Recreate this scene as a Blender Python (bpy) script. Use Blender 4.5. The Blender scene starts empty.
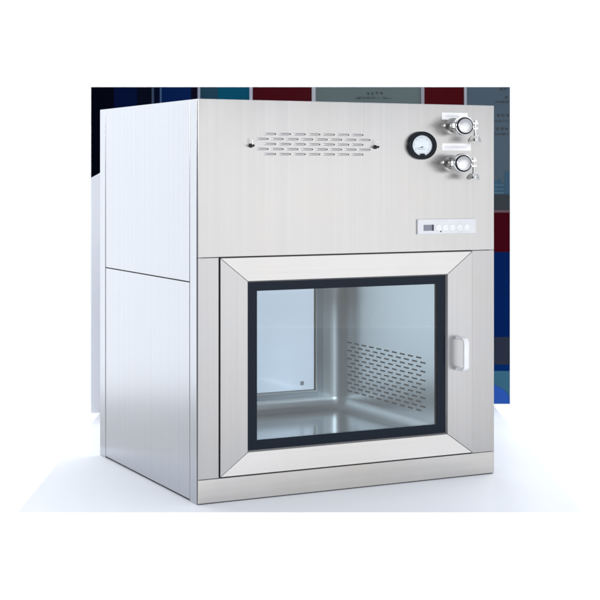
import bpy, bmesh, math, random
from mathutils import Vector, Matrix
random.seed(7)
sc = bpy.context.scene
COL = sc.collection
R = math.radians
W, D, H = 0.872, 0.732, 1.0

# ------------------------------------------------------------------ materials
def lin(r, g, b):
    f = lambda c: ((c/255)/12.92 if c/255 <= .04045 else ((c/255+.055)/1.055)**2.4)
    return (f(r), f(g), f(b), 1)

def newmat(name):
    m = bpy.data.materials.new(name); m.use_nodes = True
    nt = m.node_tree
    return m, nt, nt.nodes['Principled BSDF']

def steel(name, grain='Z', face='Y', col=(.80, .80, .80), rough=.30, aniso=.6, streak=.05, bump=.004, blotch=.04, rv=1.0, warm=.5):
    """brushed stainless steel: grain = direction of the brush lines, face = axis the sheet looks along"""
    m, nt, p = newmat(name)
    N, L = nt.nodes, nt.links
    tc = N.new('ShaderNodeTexCoord')
    def stretched(fine, along):
        mp = N.new('ShaderNodeMapping')
        mp.inputs['Scale'].default_value = [along if a == grain else fine for a in 'XYZ']
        L.new(tc.outputs['Object'], mp.inputs['Vector'])
        n = N.new('ShaderNodeTexNoise'); n.inputs['Scale'].default_value = 1
        n.inputs['Detail'].default_value = 4; n.inputs['Roughness'].default_value = .6
        L.new(mp.outputs[0], n.inputs['Vector']); return n
    n1 = stretched(700, 1.5); n2 = stretched(45, .15)
    n3 = N.new('ShaderNodeTexNoise'); n3.inputs['Scale'].default_value = 9; n3.inputs['Detail'].default_value = 5
    L.new(tc.outputs['Object'], n3.inputs['Vector'])
    def mul(o, k, add):
        q = N.new('ShaderNodeMath'); q.operation = 'MULTIPLY_ADD'
        L.new(o, q.inputs[0]); q.inputs[1].default_value = k
        if isinstance(add, (int, float)): q.inputs[2].default_value = add
        else: L.new(add, q.inputs[2])
        return q.outputs[0]
    v = mul(n1.outputs[0], streak, 1 - streak/2 - streak/2 - blotch/2)
    v = mul(n2.outputs[0], streak, v)
    v = mul(n3.outputs[0], blotch, v)
    cc = N.new('ShaderNodeVectorMath'); cc.operation = 'SCALE'
    
    n4 = N.new('ShaderNodeTexNoise'); n4.inputs['Scale'].default_value = 3.5; n4.inputs['Detail'].default_value = 6; n4.inputs['Roughness'].default_value = .62
    L.new(tc.outputs['Object'], n4.inputs['Vector'])
    rg = N.new('ShaderNodeMapRange'); rg.inputs['From Min'].default_value = .38; rg.inputs['From Max'].default_value = .68
    rg.inputs['To Max'].default_value = warm; L.new(n4.outputs[0], rg.inputs['Value'])
    mw = N.new('ShaderNodeMix'); mw.data_type = 'RGBA'; L.new(rg.outputs[0], mw.inputs[0])
    mw.inputs[6].default_value = (*col, 1); mw.inputs[7].default_value = (col[0]*1.0, col[1]*.955, col[2]*.89, 1)
    L.new(mw.outputs[2], cc.inputs[0]); L.new(v, cc.inputs['Scale'])
    L.new(cc.outputs[0], p.inputs['Base Color'])
    r = mul(n2.outputs[0], .10*rv, rough - .09*rv); r = mul(n3.outputs[0], .08*rv, r)
    L.new(r, p.inputs['Roughness'])
    p.inputs['Metallic'].default_value = 1
    p.inputs['Anisotropic'].default_value = aniso
    t = N.new('ShaderNodeCombineXYZ')
    across = [a for a in 'XYZ' if a not in (grain, face)][0]
    t.inputs['XYZ'.index(across)].default_value = 1
    L.new(t.outputs[0], p.inputs['Tangent'])
    b = N.new('ShaderNodeBump'); b.inputs['Strength'].default_value = bump; b.inputs['Distance'].default_value = .001
    L.new(n1.outputs[0], b.inputs['Height']); L.new(b.outputs[0], p.inputs['Normal'])
    return m

def plain(name, col, rough=.5, metal=0, spec=.5, var=.06, scale=40, coat=0):
    m, nt, p = newmat(name)
    N, L = nt.nodes, nt.links
    tc = N.new('ShaderNodeTexCoord')
    n = N.new('ShaderNodeTexNoise'); n.inputs['Scale'].default_value = scale; n.inputs['Detail'].default_value = 4
    L.new(tc.outputs['Object'], n.inputs['Vector'])
    q = N.new('ShaderNodeMath'); q.operation = 'MULTIPLY_ADD'; q.inputs[1].default_value = var*2; q.inputs[2].default_value = 1 - var
    L.new(n.outputs[0], q.inputs[0])
    c = N.new('ShaderNodeVectorMath'); c.operation = 'SCALE'; c.inputs[0].default_value = col[:3]
    L.new(q.outputs[0], c.inputs['Scale']); L.new(c.outputs[0], p.inputs['Base Color'])
    q2 = N.new('ShaderNodeMath'); q2.operation = 'MULTIPLY_ADD'; q2.inputs[1].default_value = .12; q2.inputs[2].default_value = rough - .06
    L.new(n.outputs[0], q2.inputs[0]); L.new(q2.outputs[0], p.inputs['Roughness'])
    p.inputs['Metallic'].default_value = metal
    p.inputs['Specular IOR Level'].default_value = spec
    p.inputs['Coat Weight'].default_value = coat
    return m

def clear(name, tint, ior=1.45, rough=0.0):
    m = bpy.data.materials.new(name); m.use_nodes = True
    nt = m.node_tree; N, L = nt.nodes, nt.links; N.clear()
    out = N.new('ShaderNodeOutputMaterial'); mix = N.new('ShaderNodeMixShader')
    fr = N.new('ShaderNodeFresnel'); fr.inputs[0].default_value = ior
    tr = N.new('ShaderNodeBsdfTransparent'); tr.inputs[0].default_value = (*tint, 1)
    gl = N.new('ShaderNodeBsdfGlossy'); gl.inputs['Roughness'].default_value = rough
    L.new(fr.outputs[0], mix.inputs[0]); L.new(tr.outputs[0], mix.inputs[1]); L.new(gl.outputs[0], mix.inputs[2])
    L.new(mix.outputs[0], out.inputs[0])
    return m

M = dict(
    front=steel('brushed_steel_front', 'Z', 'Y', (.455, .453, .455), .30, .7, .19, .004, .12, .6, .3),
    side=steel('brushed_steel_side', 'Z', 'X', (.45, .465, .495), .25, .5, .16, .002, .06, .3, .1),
    frontlow=steel('brushed_steel_jamb', 'Z', 'Y', (.415, .415, .425), .30, .6, .2, .004, .08, 1, .5),  # same steel, darker: its duller reflection is put into the colour
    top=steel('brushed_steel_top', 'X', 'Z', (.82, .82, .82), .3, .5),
    railh=steel('brushed_steel_rail', 'X', 'Y', (.57, .565, .562), .34, .7, .2, .004, .06, 1, .4),  # same steel, lighter: its brighter reflection is put into the colour
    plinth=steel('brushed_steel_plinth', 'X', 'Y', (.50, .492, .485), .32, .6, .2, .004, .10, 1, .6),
    chamberz=steel('chamber_steel_wall', 'Z', 'X', (.50, .53, .555), .28, .4, .03, 0, .03, .08, 0),
    chamberb=steel('chamber_steel_back', 'Z', 'Y', (.50, .53, .555), .40, .4, .03, 0, .03, .08, 0),
    chamberf=steel('chamber_steel_floor', 'Y', 'Z', (.50, .53, .555), .14, .2, .03, 0, .03, .08, 0),
    chrome=plain('polished_steel', (.66, .66, .65), .13, 1, var=.03),
    darkst=plain('dark_tube_steel', (.42, .41, .40), .22, 1, var=.05),  # darker steel for the port tubes
    gap=plain('painted_seam_shade', (.03, .032, .036), .6, 0),  # near-black stands in for shade in the panel gaps
    black=plain('black_glass_print', (.006, .011, .020), .16, 0, .10, .05),
    rubber=plain('black_bezel_plastic', (.008, .011, .016), .38, 0, .15),
    screw=plain('black_screw_steel', (.03, .03, .032), .35, .6),
    white=plain('white_plastic', (.82, .83, .85), .35),
    handle=plain('white_enamelled_handle', (.72, .73, .75), .28),
    label=plain('white_label', (.90, .90, .91), .5, var=.02),
    face=plain('gauge_face', (.85, .90, .93), .3, var=.02),
    ink=plain('grey_ink', (.25, .27, .32), .6),
    inkpale=plain('pale_ink', (.55, .60, .68), .6),
    lcd=plain('display_grey', (.16, .18, .22), .25),
    lcdd=plain('display_dark', (.02, .022, .05), .25),
    dark=plain('painted_opening_shade', (.012, .02, .03), .8),  # near-black stands in for shade inside openings
    surround=steel('window_surround_steel', 'Z', 'Y', (.33, .38, .43), .35, .3, .03, 0, .03, .08, 0),
    glass=clear('tinted_glass', (.905, .945, .96)),
    lens=clear('gauge_lens', (.97, .985, 1.0)),
    table=plain('white_table_laminate', (.80, .825, .87), .42, 0, .4, .015, 3),
    tablebase=plain('white_table_side', (.90, .90, .90), .5, 0, .3, .01, 3),
    buttonw=plain('button_white', (.72, .73, .75), .4),
    plate=plain('silver_white_plate', (.62, .63, .66), .35),
    wall=plain('white_wall_paint', (.90, .90, .90), .8, 0, .2, .01, 3),
    floor=plain('white_floor', (.88, .88, .88), .6, 0, .3, .02, 5),
    sticker=plain('grey_sticker', (.25, .29, .32), .5),
)

# ------------------------------------------------------------------ helpers
def link(name, bm, mat, parent=None, smooth=False, bevel=0, seg=2):
    bmesh.ops.recalc_face_normals(bm, faces=bm.faces)
    me = bpy.data.meshes.new(name); bm.to_mesh(me); bm.free()
    for mt in (mat if isinstance(mat, (list, tuple)) else [mat]): me.materials.append(mt)
    if smooth:
        for p in me.polygons: p.use_smooth = True
        try: me.set_sharp_from_angle(angle=R(38))
        except Exception: pass
    o = bpy.data.objects.new(name, me); COL.objects.link(o)
    if parent:
        o.parent = parent
        # vertices are given in the root's own world frame
        q = parent
        while q.parent: q = q.parent
        o.matrix_parent_inverse = Matrix.Identity(4)
        if parent is q: o.location = -q['_off'] if False else tuple(-c for c in ROOTS[q.name])
        else: o.location = (0, 0, 0)
    if bevel:
        b = o.modifiers.new('bevel', 'BEVEL'); b.width = bevel; b.segments = seg; b.limit_method = 'ANGLE'; b.angle_limit = R(40)
        b.harden_normals = False
    return o

ROOTS = {}
def root(name, label, cat, loc, rotz=0):
    o = bpy.data.objects.new(name, None); COL.objects.link(o)
    o.empty_display_size = .1
    o.location = loc; o.rotation_euler = (0, 0, rotz); o['label'] = label; o['category'] = cat
    ROOTS[o.name] = tuple(loc) if rotz == 0 else (0, 0, 0)
    return o

def box(bm, x0, x1, y0, y1, z0, z1, mi=0):
    vs = [bm.verts.new(v) for v in ((x0,y0,z0),(x1,y0,z0),(x1,y1,z0),(x0,y1,z0),(x0,y0,z1),(x1,y0,z1),(x1,y1,z1),(x0,y1,z1))]
    for f in ((0,3,2,1),(4,5,6,7),(0,1,5,4),(1,2,6,5),(2,3,7,6),(3,0,4,7)):
        fc = bm.faces.new([vs[i] for i in f]); fc.material_index = mi

def BX(*a):
    bm = bmesh.new(); box(bm, *a); return bm

def lathe(bm, cx, cz, prof, rx=1.0, n=48, axis='Y', cy=0, mi=0):
    """prof: list of (radius, y).  Surface of revolution about the Y axis through (cx,cz); r may be 0"""
    rings = []
    for r, y in prof:
        if r <= 1e-6:
            rings.append([bm.verts.new((cx, y, cz))]); continue
        rings.append([bm.verts.new((cx + rx*r*math.cos(2*math.pi*i/n), y, cz + r*math.sin(2*math.pi*i/n))) for i in range(n)])
    for a, b in zip(rings, rings[1:]):
        for i in range(n):
            j = (i+1) % n
            if len(a) == 1 and len(b) == 1: continue
            if len(a) == 1: f = bm.faces.new((a[0], b[i], b[j]))
            elif len(b) == 1: f = bm.faces.new((a[i], b[0], a[j]))
            else: f = bm.faces.new((a[i], b[i], b[j], a[j]))
            f.material_index = mi

def vcyl(bm, cx, cy, z0, z1, r, n=20, r1=None):
    r1 = r if r1 is None else r1
    a = [bm.verts.new((cx + r*math.cos(2*math.pi*i/n), cy + r*math.sin(2*math.pi*i/n), z0)) for i in range(n)]
    b = [bm.verts.new((cx + r1*math.cos(2*math.pi*i/n), cy + r1*math.sin(2*math.pi*i/n), z1)) for i in range(n)]
    for i in range(n):
        j = (i+1) % n; bm.faces.new((a[i], a[j], b[j], b[i]))
    bm.faces.new(a); bm.faces.new(b)

def prism_xz(bm, pts, y0, y1):
    """polygon in xz extruded from y0 to y1; points may carry their own front depth (x, z, y0)"""
    a = [bm.verts.new((p[0], p[2] if len(p) > 2 else y0, p[1])) for p in pts]
    b = [bm.verts.new((p[0], y1, p[1])) for p in pts]
    n = len(pts)
    bm.faces.new(a); bm.faces.new(b[::-1])
    for i in range(n):
        j = (i+1) % n; bm.faces.new((a[i], a[j], b[j], b[i]))

# ------------------------------------------------------------------ the pass box
PB = root('pass_box', 'stainless steel pass box with framed glass door, pressure gauge and two clamped sampling ports', 'pass box', (W/2, D/2, 0))
def part(name, bm, mat, parent=PB, **k): return link(name, bm, mat, parent, **k)

SEAM = .6080     # seam between upper housing and lower frame
# front skin
bm = bmesh.new()
box(bm, 0.0015, W, 0, .03, SEAM + .0005, H)
part('upper_front_panel', bm, M['front'], bevel=.0012)
part('frame_post', BX(0.0015, .0578, 0, .03, .0613, SEAM - .0003), M['frontlow'], bevel=.001)
part('frame_post', BX(.8012, W, 0, .03, .0613, SEAM - .0003), M['frontlow'], bevel=.001)
part('plinth', BX(0.0015, W, -.0006, .03, .0022, .0606), M['plinth'], bevel=.001)
# dark strips behind the front sheets, shade of the gaps painted in
bm = bmesh.new()
box(bm, .004, W-.004, .006, .029, SEAM-.0035, SEAM+.004)
box(bm, .0562, .0612, .0101, .0289, .058, SEAM)
box(bm, .7975, .8025, .0101, .0289, .058, SEAM)
box(bm, .004, W-.004, .0062, .0288, .0585, .0635)
box(bm, .004, W-.004, .0015, .0290, .0003, .0070)  # dark line added along the foot for the gap's shade
box(bm, .0008, .004, .0025, .0052, .001, H-.003)
part('seam_backing', bm, M['gap'])

# left side: two corner posts and two sheets with reveal lines
def side(x_out, s):
    # s=+1: left side (sheet grows towards +x); s=-1: right side
    def bx(y0, y1, z0, z1, inset=0, th=.012):
        a = x_out + s*inset; b = x_out + s*th
        return BX(min(a, b), max(a, b), y0, y1, z0, z1)
    part('corner_post', bx(.0048, .0482, 0, H, 0, .014), M['side'], bevel=.0012)
    part('corner_post', bx(.6856, D, 0, H, 0, .014), M['side'], bevel=.0012)
    part('upper_side_panel', bx(.0520, .6820, .5470, H, .0004), M['side'], bevel=.001)
    part('lower_side_panel', bx(.0520, .6820, 0.0050, .5445, .0004), M['side'], bevel=.001)
    b2 = bmesh.new(); a, b = sorted((x_out + s*.0035, x_out + s*.0105))
    box(b2, a, b, .0485, .0515, .002, H-.003); box(b2, a, b, .6825, .6855, .002, H-.003)
    box(b2, a + .0002, b - .0002, .0517, .6823, .5440, .5475)
    box(b2, a + .0004, b - .0004, .0520, .6820, .0003, .0080); part('seam_backing', b2, M['gap'])  # dark strips: shade of gaps and foot painted into the colour
side(0, 1); side(W, -1)
part('top_panel', BX(.0135, W-.0135, .0305, D-.001, H-.02, H-.0008), M['top'], bevel=.001)

# back: skin around the rear opening
RX0, RX1, RZ0, RZ1 = .1385, .7185, .1224, .5435     # glass opening in both doors
bm = bmesh.new()
prism_xz(bm, [(.0145, .02), (.06, .062), (.80, .062), (W-.0145, .02)], D-.03, D-.002)
prism_xz(bm, [(.0145, H-.021), (W-.0145, H-.021), (.80, .606), (.06, .606)], D-.03, D-.002)
prism_xz(bm, [(.0145, .02), (.0145, H-.021), (.06, .606), (.06, .062)], D-.03, D-.002)
prism_xz(bm, [(W-.0145, .02), (.80, .062), (.80, .606), (W-.0145, H-.021)], D-.03, D-.002)
part('back_panel', bm, M['front'])

# doors -------------------------------------------------------------
def door(y, s, nm):
    """y = plane of the skin, s = +1 front door (looks to -y), -1 rear door (looks to +y)"""
    X0, X1, Z0, Z1 = .0598, .7992, .0640, .6062
    e = bpy.data.objects.new(nm, None); COL.objects.link(e); e.parent = PB
    e.location = (-W/2, -D/2, 0)
    def lk(name, bm, mat, **k):
        o = link(name, bm, mat, e, **k); o.location = (0, 0, 0); return o
    f0, f1, f2, bk = y - s*.0050, y - s*.0030, y + s*.0035, y + s*.0240
    c = .0035
    A = [(X0, Z0), (X1, Z0), (X1, Z1), (X0, Z1)]
    Bq = [(RX0-c, RZ0-c), (RX1+c, RZ0-c), (RX1+c, RZ1+c), (RX0-c, RZ1+c)]
    Cq = [(RX0, RZ0), (RX1, RZ0), (RX1, RZ1), (RX0, RZ1)]
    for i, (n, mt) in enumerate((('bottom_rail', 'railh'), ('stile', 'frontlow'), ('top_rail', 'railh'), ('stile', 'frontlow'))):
        j = (i+1) % 4
        g = .00035   # hairline mitre
        def sh(p, q, t):
            dx, dz = q[0]-p[0], q[1]-p[1]; L = math.hypot(dx, dz); return (p[0]+dx/L*t, p[1]+dz/L*t)
        a0, a1 = sh(A[i], A[j], g), sh(A[j], A[i], g)
        b0, b1 = sh(Bq[i], Bq[j], g), sh(Bq[j], Bq[i], g)
        c0, c1 = sh(Cq[i], Cq[j], g), sh(Cq[j], Cq[i], g)
        bm = bmesh.new()
        V = lambda p, yy: bm.verts.new((p[0], yy, p[1]))
        fa0, fa1, fb0, fb1, fc0, fc1 = V(a0, f0), V(a1, f0), V(b0, f1), V(b1, f1), V(c0, f2), V(c1, f2)
        ba0, ba1, bc0, bc1 = V(a0, bk), V(a1, bk), V(c0, bk), V(c1, bk)
        for q in ((fa0, fa1, fb1, fb0), (fb0, fb1, fc1, fc0), (fa0, ba0, ba1, fa1), (fc0, fc1, bc1, bc0), (ba0, bc0, bc1, ba1),
                  (fa0, fb0, fc0, bc0, ba0), (fa1, ba1, bc1, fc1, fb1)):
            bm.faces.new(q)
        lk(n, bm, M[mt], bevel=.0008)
    # glass pane and black printed border
    ya, yb = sorted((y + s*.0060, y + s*.0120))
    pane = lk('glass_pane', BX(RX0-.002, RX1+.002, ya, yb, RZ0-.002, RZ1+.002), M['glass'])
    bm = bmesh.new(); w = .0254; za, zb = sorted((y + s*.0045, y + s*.0058))
    box(bm, RX0-.001, RX1+.001, za, zb, RZ0-.001, RZ0+w-.001); box(bm, RX0-.001, RX1+.001, za, zb, RZ1-w+.003, RZ1+.001)
    box(bm, RX0-.001, RX0+w, za, zb, RZ0+w-.001, RZ1-w+.003); box(bm, RX1-w, RX1+.001, za, zb, RZ0+w-.001, RZ1-w+.003)
    lk('black_border', bm, M['black'])
    # inner frame behind the border
    bm = bmesh.new(); za, zb = sorted((y + s*.0125, y + s*.0240))
    box(bm, RX0-.001, RX1+.001, za, zb, RZ0-.001, RZ0+w-.004); box(bm, RX0-.001, RX1+.001, za, zb, RZ1-w+.004, RZ1+.001)
    box(bm, RX0-.001, RX0+w-.004, za, zb, RZ0+w-.004, RZ1-w+.004); box(bm, RX1-w+.004, RX1+.001, za, zb, RZ0+w-.004, RZ1-w+.004)
    lk('inner_frame', bm, M['chamberb'])
    return e, lk, pane
fd, fl, fpane = door(0, 1, 'front_door')
rd, rl, rpane = door(D, -1, 'rear_door')

# D handle on the right stile: flat bar swept along a rounded arch (yz plane)
def arch(cx, hw, z0, z1, yroot, yout, th, rad):
    path = []
    path.append((yroot, z0)); n = 10
    for i in range(n+1):
        a = math.pi/2*i/n
        path.append((yout + rad - rad*math.sin(a), z0 + rad - rad*math.cos(a)))
    for i in range(n+1):
        a = math.pi/2*i/n
        path.append((yout + rad - rad*math.cos(a), z1 - rad + rad*math.sin(a)))
    path.append((yroot, z1))
    bm = bmesh.new(); rings = []
    sect = [(-hw, -th), (-hw*.8, -th*1.35), (hw*.8, -th*1.35), (hw, -th), (hw, th), (hw*.8, th*1.2), (-hw*.8, th*1.2), (-hw, th)]
    for i, p in enumerate(path):
        a = path[max(i-1, 0)]; b = path[min(i+1, len(path)-1)]
        t = Vector((b[0]-a[0], b[1]-a[1])).normalized(); nrm = Vector((-t[1], t[0]))   # points outward/away
        rings.append([bm.verts.new((cx + sx, p[0] - nrm[0]*sn*-1, p[1] - nrm[1]*sn*-1)) for sx, sn in sect])
    for a, b in zip(rings, rings[1:]):
        for i in range(len(sect)):
            j = (i+1) % len(sect); bm.faces.new((a[i], a[j], b[j], b[i]))
    bm.faces.new(rings[0]); bm.faces.new(rings[-1][::-1])
    return bm
fl('handle', arch(.7535, .0075, .2925, .3760, -.0035, -.0440, .0030, .014), M['handle'], smooth=True)
rl('handle', arch(.7535, .0075, .2925, .3760, D+.0035, D+.0440, .0030, .014) if False else BX(.746, .761, D+.004, D+.03, .30, .37), M['handle'], bevel=.004)
# small square mark on the rear pane
rl('sticker', BX(.642, .654, D-.0138, D-.0124, .163, .175), M['sticker'])

# chamber ----------------------------------------------------------------
CX0, CX1, CY0, CY1, CZ0, CZ1, FR = .102, .770, .030, .7020, .092, .585, .034
def fillet_section():
    """plan outline of the chamber: right wall with filleted back corner"""
bm = bmesh.new()
# floor
def sheet(bm, pts):
    vs = [bm.verts.new(p) for p in pts]; bm.faces.new(vs)
def strip(bm, a, b):
    A = [bm.verts.new(p) for p in a]; Bv = [bm.verts.new(p) for p in b]
    for i in range(len(a)-1): bm.faces.new((A[i], A[i+1], Bv[i+1], Bv[i]))
box(bm, CX0+FR, CX1-FR, CY0, CY1-FR, CZ0-.006, CZ0)
part('chamber_floor', bm, M['chamberf'])
bm = bmesh.new(); box(bm, CX0, CX1, CY0, CY1, CZ1, CZ1+.006); part('chamber_ceiling', bm, M['chamberf'])
bm = bmesh.new(); box(bm, CX0-.006, CX0, CY0, CY1, CZ0-.02, CZ1); part('chamber_wall', bm, M['chamberz'])
# cove fillets (floor/right, floor/back, right/back, floor/left)
bm = bmesh.new(); n = 8
arc = [(math.sin(math.pi/2*i/n), 1-math.cos(math.pi/2*i/n)) for i in range(n+1)]
strip(bm, [(CX1-FR+FR*a, CY0, CZ0+FR*b) for a, b in arc], [(CX1-FR+FR*a, CY1-FR, CZ0+FR*b) for a, b in arc])
strip(bm, [(CX0+FR-FR*a, CY0, CZ0+FR*b) for a, b in arc], [(CX0+FR-FR*a, CY1-FR, CZ0+FR*b) for a, b in arc])
strip(bm, [(CX0+FR, CY1-FR+FR*a, CZ0+FR*b) for a, b in arc], [(CX1-FR, CY1-FR+FR*a, CZ0+FR*b) for a, b in arc])
strip(bm, [(CX1-FR+FR*a, CY1-FR*b, CZ0+FR) for a, b in arc], [(CX1-FR+FR*a, CY1-FR*b, CZ1) for a, b in arc])
strip(bm, [(CX0+FR-FR*a, CY1-FR*b, CZ0+FR) for a, b in arc], [(CX0+FR-FR*a, CY1-FR*b, CZ1) for a, b in arc])
# spherical corners
for sx, cx in ((1, CX1-FR), (-1, CX0+FR)):
    g = [[bm.verts.new((cx + sx*FR*math.cos(p)*math.sin(t), CY1-FR+FR*math.cos(p)*math.cos(t), CZ0+FR-FR*math.sin(p)))
          for t in [math.pi/2*i/n for i in range(n+1)]] for p in [math.pi/2*j/n for j in range(n)]]
    for a, b in zip(g, g[1:]):
        for i in range(n): bm.faces.new((a[i], a[i+1], b[i+1], b[i]))
    tip = bm.verts.new((cx, CY1-FR, CZ0))
    for i in range(n): bm.faces.new((g[-1][i], g[-1][i+1], tip))
bmesh.ops.remove_doubles(bm, verts=bm.verts, dist=.00005)
part('cove_moulding', bm, M['chamberb'], smooth=True)
# back wall around the rear window
bm = bmesh.new()
wx0, wx1, wz0, wz1 = .160, .6850, .1480, .523
box(bm, CX0+FR, wx0, CY1, CY1+.004, CZ0+FR, CZ1); box(bm, wx1, CX1-FR, CY1, CY1+.004, CZ0+FR, CZ1)
box(bm, wx0, wx1, CY1, CY1+.004, CZ0+FR, wz0); box(bm, wx0, wx1, CY1, CY1+.004, wz1, CZ1)
part('chamber_back_wall', bm, M['chamberb'])
bm = bmesh.new()
a_, b_, c_, d_ = wx1+.0065, .7120, CY1-.0022, CY1-.0003
box(bm, a_, b_, c_, d_, CZ0+FR+.001, wz1+.03); box(bm, .125, wx0-.0065, c_, d_, CZ0+FR+.001, wz1+.03)
box(bm, wx0-.006, wx1+.006, c_, d_, CZ0+FR+.001, wz0-.0065); box(bm, wx0-.006, wx1+.006, c_, d_, wz1+.0065, wz1+.03)
part('window_surround', bm, M['surround'])
# slim bright lip round the rear window
bm = bmesh.new()
box(bm, wx1-.0005, wx1+.006, CY1-.005, CY1-.0005, wz0-.006, wz1+.006); box(bm, wx0-.006, wx0+.0005, CY1-.005, CY1-.0005, wz0-.006, wz1+.006)
box(bm, wx0+.0007, wx1-.0007, CY1-.005, CY1-.0005, wz0-.006, wz0+.0005); box(bm, wx0+.0007, wx1-.0007, CY1-.005, CY1-.0005, wz1-.0005, wz1+.006)
part('window_lip', bm, M['chamberb'], bevel=.001)

# right wall: perforated with staggered horizontal slots
bm = bmesh.new()
y0, y1, z0, z1 = CY0, CY1-FR, CZ0+FR, CZ1
rows, colsn, py, pz, sl, shh = 13, 10, .0456, .01235, .0290, .0046
ztop = .2960
strips = []
def q(ya, yb, za, zb, x=CX1): 
    vs = [bm.verts.new(p) for p in ((x, ya, za), (x, yb, za), (x, yb, zb), (x, ya, zb))]; bm.faces.new(vs)
prev = z1
for r in range(rows):
    zc = ztop - r*pz
    q(y0, y1, zc+shh/2, prev)
    off = .2270 - (.0228 if r % 2 else 0)
    last = y0
    for c in range(colsn):
        ya = off + c*py - sl/2; yb = ya + sl
        q(last, ya, zc-shh/2, zc+shh/2)
        # returns of the slot (sheet thickness)
        for (a1, b1, a2, b2) in ((ya, zc-shh/2, yb, zc-shh/2), (ya, zc+shh/2, yb, zc+shh/2), (ya, zc-shh/2, ya, zc+shh/2), (yb, zc-shh/2, yb, zc+shh/2)):
            bm.faces.new([bm.verts.new(p) for p in ((CX1, a1, b1), (CX1, a2, b2), (CX1+.0015, a2, b2), (CX1+.0015, a1, b1))])
        last = yb
    q(last, y1, zc-shh/2, zc+shh/2)
    prev = zc-shh/2
q(y0, y1, z0, prev)
pw = part('perforated_wall', bm, M['chamberz'])
part('return_duct', BX(CX1+.012, CX1+.020, CY0+.1, CY1, CZ0, .36), M['dark'])  # near-black sheet paints the shade seen through the slots
# jamb return at the front of the right wall
part('jamb', BX(CX1-.024, CX1-.0006, .0365, .098, CZ0+.002, CZ1-.002), M['chamberz'], bevel=.003)
part('jamb_seal', BX(CX1-.012, CX1-.0006, .099, .113, CZ0+.002, CZ1-.002), M['surround'], bevel=.002)
# front inner frame: closes body between skin and chamber
bm = bmesh.new()
box(bm, .016, .105, .0305, .036, .02, H-.021); box(bm, .7695, W-.016, .0305, .036, .02, H-.021)
box(bm, .1055, .7690, .0305, .036, .02, .110); box(bm, .1055, .7690, .0305, .036, .575, H-.021)
part('inner_bulkhead', bm, M['chamberb'])

# vent louvres on the upper front: raised bridges with an open dark end -----
bm = bmesh.new(); bd = bmesh.new()
lx, lz, pitch = .2101, .9156, .04193
for r in range(5):
    zc = lz - r*.0127
    k, x0 = (7, lx) if r % 2 == 0 else (8, lx - pitch/2)
    for c in range(k):
        xe = x0 + c*pitch                      # right, open end of the bridge
        L0, hh, pr = .0290, .0029, .0030
        secs = []
        for t, sz in ((0, 0.15), (.12, .6), (.3, .9), (.6, 1), (1, 1)):
            x = xe - L0*(1-t)
            secs.append([bm.verts.new((x, .0001 - pr*sz*math.sin(a), zc + hh*math.cos(a))) for a in [math.pi*i/8 for i in range(9)]])
        for a, b in zip(secs, secs[1:]):
            for i in range(8): bm.faces.new((a[i], a[i+1], b[i+1], b[i]))
        # open end: flat dark faces painted for the shade inside
        vs = [bd.verts.new((xe - .0003, .0001 - pr*.78*math.sin(a), zc + hh*.78*math.cos(a))) for a in [math.pi*i/8 for i in range(9)]]
        bd.faces.new(vs)
        box(bd, xe+.0008, xe+.0042, -.0003, .0002, zc-.0019, zc+.0019)
lv = part('vent_grille', bm, M['front'], smooth=True)
link('opening_shade', bd, M['dark'], lv)

# thumb screws either side
for tx, tz in ((.1440, .8858), (.5005, .8848)):
    bm = bmesh.new()
    lathe(bm, tx, tz, [(0, -.0050), (.0040, -.0050), (.0054, -.0036), (.0054, 0)], 1.1, 20)
    s1 = part('thumb_screw', bm, M['screw'], smooth=True)
    bm = bmesh.new(); box(bm, tx-.0012, tx+.0012, -.0125, -.0095, tz+.0015, tz+.0175)
    w = link('wing', bm, M['chrome'], s1, bevel=.001); 
    bm = bmesh.new(); lathe(bm, tx, tz, [(0, -.0190), (.0028, -.0190), (.0032, -.0175), (.0030, -.0150), (.0012, -.0145), (.0012, -.0045)], 1.1, 14)
    link('pin', bm, M['screw'], s1, smooth=True)

# pressure gauge ----------------------------------------------------------
gx, gz, gs = .6395, .8897, 1.16
bm = bmesh.new()
lathe(bm, gx, gz, [(.0372, 0), (.0372, -.010), (.0362, -.0135), (.0335, -.0150), (.0290, -.0145), (.0275, -.0125), (.0272, -.006), (.0272, -.0055)], gs, 72)
gb = part('gauge', bm, M['rubber'], smooth=True)
bm = bmesh.new(); lathe(bm, gx, gz, [(0, -.0058), (.0271, -.0058), (.0271, -.0030)], gs, 64)
link('dial', bm, M['face'], gb)
bm = bmesh.new()
for i in range(31):                       # scale ticks
    a = R(215 - i*250/30); r0, r1 = (.0185 if i % 5 == 0 else .0205), .0228
    dx, dz = math.cos(a), math.sin(a); t = .00022 if i % 5 else .0004
    vs = [bm.verts.new((gx + gs*(dx*r + s*-dz*t), -.0061, gz + dz*r + s*dx*t)) for r, s in ((r0, -1), (r1, -1), (r1, 1), (r0, 1))]
    bm.faces.new(vs)
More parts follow.
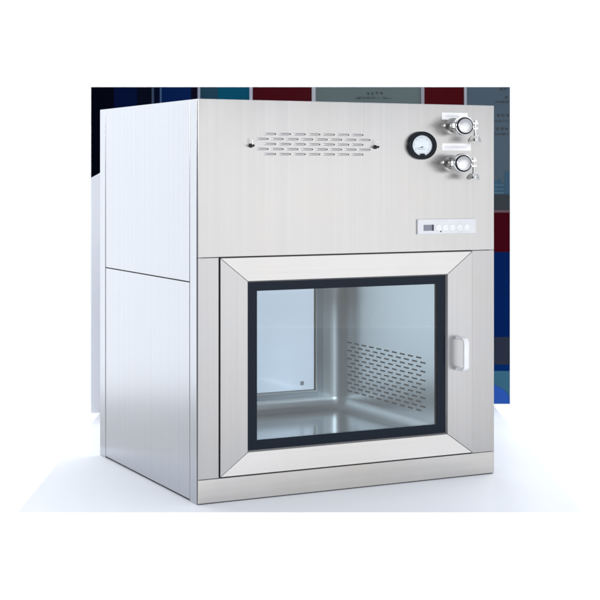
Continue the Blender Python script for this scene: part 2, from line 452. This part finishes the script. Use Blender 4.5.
# unit lines under the pivot, too small to read
for i in range(14): box(bm, gx-.012+i*.0017, gx-.0110+i*.0017, -.0062, -.0060, gz-.0105, gz-.0090)
for i in range(8): box(bm, gx-.007+i*.0017, gx-.0060+i*.0017, -.0062, -.0060, gz-.0065, gz-.0053)
link('dial_scale', bm, M['ink'], gb)
bm = bmesh.new(); a = R(196); dx, dz = math.cos(a), math.sin(a)
vs = [bm.verts.new((gx + gs*(dx*r - dz*t), -.0068, gz-.004 + dz*r + dx*t)) for r, t in ((-.004, -.0007), (.0195, -.0001), (.0195, .0001), (-.004, .0007))]
bm.faces.new(vs); lathe(bm, gx, gz-.004, [(0, -.0078), (.0012, -.0078), (.0016, -.0062)], 1, 14)
link('needle', bm, M['screw'], gb)
bm = bmesh.new(); box(bm, gx-.0065, gx+.0065, -.0125, -.0062, gz-.0265, gz-.0215); lathe(bm, gx, gz-.0235, [(0, -.0135), (.0022, -.0135), (.0026, -.0124)], 1, 14)
link('zero_screw', bm, M['rubber'], gb, bevel=.0008)
bm = bmesh.new(); lathe(bm, gx, gz, [(0, -.0125), (.012, -.0122), (.0272, -.0110)], gs, 64)
link('lens', bm, M['lens'], gb, smooth=True)

# labels above the ports
def label(x0, x1, z0, z1, marks, slant=0):
    bm = bmesh.new()
    prism_xz(bm, [(x0, z0), (x1, z0 + slant), (x1, z1 + slant), (x0, z1)], -.0006, .0002)
    o = part('port_label', bm, M['label'])
    bm = bmesh.new(); x = x0 + (x1-x0)*marks[0]
    while x < x0 + (x1-x0)*marks[1]:
        w = random.uniform(.0008, .0028)
        zc = (z0+z1)/2 + slant*.5
        h = random.uniform(.0022, .0032)
        for q_ in range(random.choice((1, 2))):
            zz = zc + random.uniform(-.002, .002)
            box(bm, x, x+w, -.0009, -.0007, zz-.0004, zz+.0004)
        box(bm, x, x+.0006, -.0010, -.0008, zc-h, zc+h)
        x += w + .0012
    link('lettering', bm, M['inkpale'], o)
label(.7058, .7864, .9598, .9785, (.12, .62))
label(.7060, .7965, .8770, .8962, (.10, .85))

# control panel -----------------------------------------------------------
cpz0, cpz1, cx0, cx1 = .6545, .6945, .6275, .8100
cp = part('control_panel', BX(cx0, cx1, -.006, .0005, cpz0, cpz1), M['plate'], bevel=.0015)
link('display', BX(.6450, .6700, -.0068, -.0058, .6640, .6795), M['lcd'], cp)
link('display_edge', BX(.6702, .6765, -.0069, -.0057, .6638, .6797), M['lcdd'], cp)
for i in range(5):
    bx_ = .6915 + i*.0223
    bm = bmesh.new(); lathe(bm, bx_, .6712, [(.0090, -.0058), (.0090, -.0072), (.0078, -.0078), (.0074, -.0070), (0, -.0072)], 1.05, 32)
    link('button', bm, M['buttonw'], cp, smooth=True)
bm = bmesh.new(); lathe(bm, .6985, .6612, [(0, -.0076), (.0016, -.0072), (.0019, -.0058)], 1.1, 14)
link('indicator_light', bm, M['screw'], cp)
bm = bmesh.new()
for i in range(16): box(bm, .755+i*.0019, .7562+i*.0019, -.0063, -.0058, .6580, .6590)
for i in range(5): box(bm, .6875+i*.0223, .6945+i*.0223, -.0075, -.0070, .6708, .6713)
link('lettering', bm, M['inkpale'], cp)

# sampling ports with clamp, cap and wing nut -------------------------------
def port(px, pz):
    rx = 1.16
    bm = bmesh.new()
    lathe(bm, px, pz, [(.0225, 0), (.0225, -.004), (.0170, -.0055), (.0160, -.010), (.0160, -.036), (.0185, -.044), (.0215, -.047)], rx, 48)
    t = part('sampling_port', bm, M['darkst'], smooth=True)
    bm = bmesh.new()   # clamp band, V section, split at the right for the ears
    lathe(bm, px, pz, [(.0205, -.0430), (.0245, -.0440), (.0262, -.0480), (.0262, -.0560), (.0245, -.0600), (.0222, -.0608), (.0218, -.0595)], rx, 56)
    # ears
    ex = px + .0262*rx
    box(bm, ex-.004, ex+.0125, -.0585, -.0455, pz+.0035, pz+.0100); box(bm, ex-.004, ex+.0125, -.0585, -.0455, pz-.0100, pz-.0035)
    # hinge lug on the left
    hx = px - .0262*rx
    box(bm, hx-.0065, hx+.004, -.0575, -.0465, pz-.0065, pz+.0065)
    c = link('clamp', bm, M['chrome'], t, smooth=True, bevel=.0012)
    bm = bmesh.new(); vcyl(bm, hx-.0045, -.052, pz-.0085, pz+.0085, .0026); link('hinge_pin', bm, M['screw'], t, smooth=True)
    bm = bmesh.new()   # dark gasket seen between cap and clamp
    lathe(bm, px, pz, [(.0190, -.0500), (.0190, -.0603), (.0216, -.0606), (.0216, -.0500)], rx, 48)
    link('gasket', bm, M['rubber'], t, smooth=True)
    bm = bmesh.new()   # blank cap
    lathe(bm, px, pz, [(.0186, -.050), (.0190, -.0600), (.0188, -.0622), (.0165, -.0634), (.0080, -.0640), (0, -.0642)], rx, 48)
    link('cap', bm, M['label_metal'], t, smooth=True)
    bm = bmesh.new(); bx_ = ex + .0068
    vcyl(bm, bx_, -.052, pz-.034, pz+.0115, .0042)
    vcyl(bm, bx_, -.052, pz+.0102, pz+.0150, .0052, 6)
    link('bolt', bm, M['chrome'], t, smooth=True)
    bm = bmesh.new()
    vcyl(bm, bx_, -.052, pz-.0405, pz-.033, .0088, 20, .0088); vcyl(bm, bx_, -.052, pz-.0329, pz-.0255, .0086, 20, .0050)
    for s in (-1, 1):
        pts = [(bx_ + s*.004, pz-.0265), (bx_ + s*.0105, pz-.0255), (bx_ + s*.0175, pz-.0330), (bx_ + s*.0205, pz-.0410), (bx_ + s*.0165, pz-.0450), (bx_ + s*.0110, pz-.0425), (bx_ + s*.004, pz-.0400)]
        yy = lambda x: -.0590 + abs(x - bx_)*.45
        a = [bm.verts.new((x, yy(x), z)) for x, z in pts]; b = [bm.verts.new((x, yy(x)+.0045, z)) for x, z in pts]
        bm.faces.new(a); bm.faces.new(b[::-1])
        for i in range(len(pts)): j = (i+1) % len(pts); bm.faces.new((a[i], a[j], b[j], b[i]))
    link('wing_nut', bm, M['chrome'], t, smooth=True, bevel=.001)
    return t
M['label_metal'] = plain('satin_cap_steel', (.64, .64, .65), .30, 1, var=.02)
port(.7400, .9420); port(.7350, .8425)

# ------------------------------------------------------------------ camera
CAM = Vector((-1.4204, -3.4141, .8197)); YAW = R(-26.506)
cd = bpy.data.cameras.new('camera'); cam = bpy.data.objects.new('camera', cd); COL.objects.link(cam)
cam.location = CAM; cam.rotation_euler = (R(90), 0, YAW)
cd.sensor_width = 36; cd.lens = 90; cd.shift_y = -(300-172)/600; cd.clip_end = 200; cd.clip_start = .05
sc.camera = cam
cd.dof.use_dof = True; cd.dof.focus_distance = 3.95; cd.dof.aperture_fstop = 8
ex = Vector((math.cos(YAW), math.sin(YAW), 0)); ey = Vector((-math.sin(YAW), math.cos(YAW), 0))
def oblique(X, Y, z=0): return CAM*1 + ex*X + ey*Y + Vector((0, 0, z - CAM.z))

# ------------------------------------------------------------------ setting
def setting(name, bm, mat):
    o = link(name, bm, mat); o.rotation_euler = (0, 0, YAW); p = oblique(0, 0, 0); o.location = p
    o['kind'] = 'structure'; return o
t = setting('table', BX(-.68, .68, 3.612, 5.365, -.8497, 0), M['table'])
t.data.materials.append(M['tablebase'])
for p_ in t.data.polygons: p_.material_index = 0 if p_.normal.z > .9 else 1
setting('floor', BX(-30, 30, -30, 7.2, -.95, -.85), M['floor'])
setting('wall', BX(-9, 9, 7.0, 7.25, -.90, 6), M['wall'])

# ------------------------------------------------------------------ display board behind
BD = 5.30
K = BD/1500
Xp = lambda u: (u-300)*K
Zp = lambda v: CAM.z - (v-172)*K
board = root('display_board', 'exhibition display board with navy, teal, maroon and grey panels standing behind the pass box', 'display board',
             oblique(0, BD, 0), YAW)
def bpart(name, bm, mat):
    return link(name, bm, mat, board)
def panel(name, u0, u1, v0, v1, rgb, proud=0.0, rough=.35):
    o = bpart(name, BX(Xp(u0), Xp(u1), -proud, .02, max(Zp(v1), .0), Zp(v0)), plain(name+'_paint', tuple(c_*.74 for c_ in lin(*rgb)), rough, 0, .015, .10, 6))
    return o
back = bpart('backing', BX(Xp(91)+.001, Xp(510)-.001, .0205, .04, 0, Zp(87)-.001), M['white'])
TOP = 87
panel('navy_panel', 91, 114, TOP, 404, (0, 4, 20))
panel('navy_panel', 114, 137, TOP, 404, (0, 16, 58))
panel('navy_panel', 137, 151.8, TOP, 404, (2, 8, 30))
panel('divider', 151.8, 154, TOP, 404, (62, 80, 105), .004)
panel('navy_panel', 154, 160, TOP, 404, (0, 8, 40))
panel('divider', 160, 161.6, TOP, 404, (70, 100, 140), .004)
panel('blue_panel', 161.6, 191, TOP, 404, (0, 32, 86))
panel('navy_panel', 191, 197.8, TOP, 404, (8, 2, 30))
panel('divider', 197.8, 200.3, TOP, 404, (165, 170, 190), .006)
panel('slate_panel', 200.3, 218, TOP, 404, (36, 72, 92))
panel('teal_panel', 218, 249.5, TOP, 404, (0, 84, 112))
panel('divider', 249.5, 252.6, TOP, 404, (190, 195, 215), .006)
panel('maroon_panel', 252.6, 311.8, TOP, 404, (72, 0, 14))
panel('divider', 311.8, 315.6, TOP, 404, (190, 195, 205), .006)
panel('grey_panel', 315.6, 421, TOP, 404, (103, 118, 120))
panel('divider', 421, 424.2, TOP, 404, (160, 160, 170), .006)
panel('maroon_panel', 424.2, 464, TOP, 404, (74, 0, 12))
panel('divider', 464, 466.6, TOP, 404, (175, 178, 190), .006)
panel('grey_panel', 466.6, 510, TOP, 210, (84, 100, 114))
panel('divider', 466.6, 510, 210, 212.5, (105, 85, 92), .002)
panel('maroon_panel', 466.6, 510, 212.5, 252, (64, 2, 16))
panel('blue_panel', 466.6, 510, 252, 337, (0, 32, 88))
panel('brown_grey_panel', 466.6, 510, 337, 364.5, (44, 50, 66))
panel('blue_panel', 466.6, 510, 364.5, 371, (0, 40, 100))
panel('slate_panel', 466.6, 510, 371, 404, (58, 104, 128))
# swoosh shaped bright blue base graphic
bm = bmesh.new()
pts = [(Xp(466.8), 0.001), (Xp(509.8), 0.001), (Xp(509.8), Zp(401)), (Xp(508), Zp(394)), (Xp(503), Zp(389)), (Xp(494), Zp(384.5)), (Xp(482), Zp(381)), (Xp(466.8), Zp(379))]
prism_xz(bm, pts, -.002, -.0004)
bpart('blue_swoosh', bm, plain('swoosh_blue', lin(0, 66, 150), .35, 0, .25, .1, 6))
# city picture on the right panel
bm = bmesh.new()
for u0, u1, v0 in ((467, 478, 190), (478, 484, 176), (484, 493, 184), (493, 498.5, 181), (498.5, 501.5, 178.5), (501.5, 504.3, 183), (504.3, 509.6, 171.5)):
    box(bm, Xp(u0), Xp(u1)-.0008, -.0015, -.0003, Zp(209.6), Zp(v0))
bpart('city_picture', bm, plain('city_teal', lin(10, 62, 88), .4, 0, .25, .3, 60))
bm = bmesh.new()
for v, h in ((184.5, 1.0), (188.8, .9), (192.2, 1.2)): 
    box(bm, Xp(494.5), Xp(504), -.0022, -.0016, Zp(v+h), Zp(v))
bpart('city_highlight', bm, plain('city_pale', lin(55, 92, 110), .4, 0, .25, .2, 60))
bm = bmesh.new(); box(bm, Xp(467), Xp(509.7), -.0030, -.0023, Zp(209.7), Zp(194.5))
bpart('city_foreground', bm, plain('city_dark', lin(2, 22, 34), .4, 0, .25, .3, 60))

# lettering too blurred to read in the photograph: character-sized stroke clusters
ink = plain('panel_ink', lin(12, 16, 22), .6)
def glyph_row(u0, n, size, gap, v, seed):
    rnd = random.Random(seed); bm = bmesh.new()
    s = size*K; st = s*.11
    for i in range(n):
        x0 = Xp(u0) + i*(size+gap)*K; z0 = Zp(v) - s
        for _ in range(3):
            zz = z0 + rnd.uniform(.05, .9)*s; a = rnd.uniform(0, .25)*s; b = s - rnd.uniform(0, .25)*s
            box(bm, x0+a, x0+b, -.0010, -.0003, zz, zz+st)
        for _ in range(2):
            xx = x0 + rnd.uniform(.1, .8)*s; a = rnd.uniform(0, .3)*s; b = s - rnd.uniform(0, .2)*s
            box(bm, xx, xx+st, -.0012, -.0004, z0+a, z0+b)
    return bm
def word_row(u0, u1, v, h, seed):
    rnd = random.Random(seed); bm = bmesh.new(); x = Xp(u0); s = h*K; k = 0
    while x < Xp(u1):
        w = rnd.uniform(.35, .6)*s; hh = s*(1 if rnd.random() < .3 else .7)
        z0 = Zp(v) - s
        box(bm, x, x+w*.3, -.0010, -.0003, z0, z0+hh)
        if rnd.random() < .8: box(bm, x+w*.32, x+w, -.0012, -.0004, z0+rnd.choice((0, .5))*s*.7, z0+rnd.choice((.2, .65))*s*.7+.12*s)
        x += w*1.35; k += 1
        if k % rnd.choice((5, 7, 8)) == 0: x += s*.5
    return bm
bpart('heading_lettering', glyph_row(366.5, 4, 3.2, 1.2, 91.8, 3), ink)
bpart('caption_lettering', word_row(356, 391, 96.6, 2.3, 4), ink)
for g, (u, n, v) in enumerate(((499.5, 2, 86.9+.4), (504.6, 1, 95.5), (497, 3, 113.5), (496, 3, 127.3))):
    bpart('heading_lettering', glyph_row(u, n, 3.3, 1.1, v, 10+g), ink)
for g, (u0, u1, v) in enumerate(((495.5, 509, 100.3), (495, 509, 119.6), (494.8, 509, 132.6))):
    bpart('caption_lettering', word_row(u0, u1, v, 2.3, 20+g), ink)

# pale partition between the board and the pass box (its clipped corner shows at far left)
PD = 5.10; KP = PD/1500
pr = link('partition', bmesh.new(), M['white'])
bpy.data.objects.remove(pr)
bm = bmesh.new()
xq = lambda u: (u-300)*KP; zq = lambda v: CAM.z - (v-172)*KP
prism_xz(bm, [(xq(91), 0), (xq(352), 0), (xq(352), zq(150)), (xq(141), zq(150)), (xq(91), zq(178))], 0, .03)
pr = link('partition', bm, plain('pale_partition', (.80, .82, .89), .55, 0, .3, .03, 4), bevel=.002)
pr.location = oblique(0, PD, 0); pr.rotation_euler = (0, 0, YAW)
pr['label'] = 'pale lavender partition with a clipped corner behind the left side of the pass box'; pr['category'] = 'partition'

# ------------------------------------------------------------------ light
w = bpy.data.worlds.new('World'); sc.world = w; w.use_nodes = True
wn, wk = w.node_tree.nodes, w.node_tree.links
bg = wn['Background']; bg.inputs[1].default_value = 1
tc = wn.new('ShaderNodeTexCoord'); dt = wn.new('ShaderNodeVectorMath'); dt.operation = 'DOT_PRODUCT'
wk.new(tc.outputs['Generated'], dt.inputs[0]); dt.inputs[1].default_value = Vector((-.75, -.62, -.22)).normalized()
mr = wn.new('ShaderNodeMapRange'); mr.interpolation_type = 'SMOOTHSTEP'
mr.inputs['From Min'].default_value = .45; mr.inputs['From Max'].default_value = .85
wk.new(dt.outputs['Value'], mr.inputs['Value'])
mx = wn.new('ShaderNodeMix'); mx.data_type = 'RGBA'
wk.new(mr.outputs[0], mx.inputs[0]); mx.inputs[6].default_value = (.67, .70, .755, 1); mx.inputs[7].default_value = (.05, .05, .06, 1)
wk.new(mx.outputs[2], bg.inputs[0])
def area(name, X, Y, z, tx, ty, tz, sx, sy, power, col):
    l = bpy.data.lights.new(name, 'AREA'); l.shape = 'RECTANGLE'; l.size = sx; l.size_y = sy; l.energy = power; l.color = col
    o = bpy.data.objects.new(name, l); COL.objects.link(o)
    o.location = (X, Y, z); o.rotation_euler = (Vector((tx, ty, tz)) - Vector((X, Y, z))).to_track_quat('-Z', 'Y').to_euler()
    return o
area('key_area', 2.15, -3.7, .62, .45, 0, .75, 2.7, 1.25, 15.0, (1, .975, .94))  # added area light, unseen, brightens the front steel
area('chamber_fill', .435, .36, .583, .435, .36, 0, .50, .46, .45, (.94, .98, 1))  # unseen fill light added to brighten the chamber
area('low_front_fill', 2.15, -3.69, -.305, .45, 0, -.30, 2.7, .606, 6.2, (1, .985, .965))  # added below the key to even out the glass reflection
area('camera_side_fill', -1.6, -4.8, 1.7, .3, 0, .1, 1.6, 1.0, 135, (1, 1, 1))  # added light, brightens labels, gauge and table front
area('overhead_fill', .2, -.3, 3.2, .4, .3, 0, 3.0, 3.0, 11, (1, 1, 1))  # unseen overhead light added to brighten the table
pl = oblique(-1.9, 4.1, 1.5); pt = oblique(.02, 5.1, .46)
l_ = bpy.data.lights.new('rear_fill_spot', 'SPOT'); l_.energy = 130; l_.spot_size = R(24); l_.spot_blend = .7; l_.shadow_soft_size = .2; l_.color = (.97, .985, 1)
o_ = bpy.data.objects.new('rear_fill_spot', l_); COL.objects.link(o_); o_.location = pl; o_.rotation_euler = (pt - pl).to_track_quat('-Z', 'Y').to_euler()  # added spot, brightens the partition behind the rear pane
sl = oblique(-3.3, 6.3, .62); st = Vector((0, .4, .7))
area('side_fill', *sl, *st, 3.2, 1.9, 18, (.93, .965, 1.0))  # added light, mirrored as the brightness of the left side
wl = oblique(0, 5.9, 3.9); wt = oblique(0, 7.0, .6)
area('wall_fill', *wl, *wt, 11, .6, 235, (.95, .98, 1.0))  # added light that lifts the wall to white

sc.view_settings.view_transform = 'Standard'; sc.view_settings.look = 'None'; sc.view_settings.exposure = 0; sc.view_settings.gamma = 1
sc.cycles.use_denoising = True; sc.cycles.denoising_prefilter = 'ACCURATE'; sc.cycles.sample_clamp_indirect = 4
sc.cycles.max_bounces = 14; sc.cycles.transparent_max_bounces = 16; sc.cycles.glossy_bounces = 8
sc.cycles.caustics_reflective = True
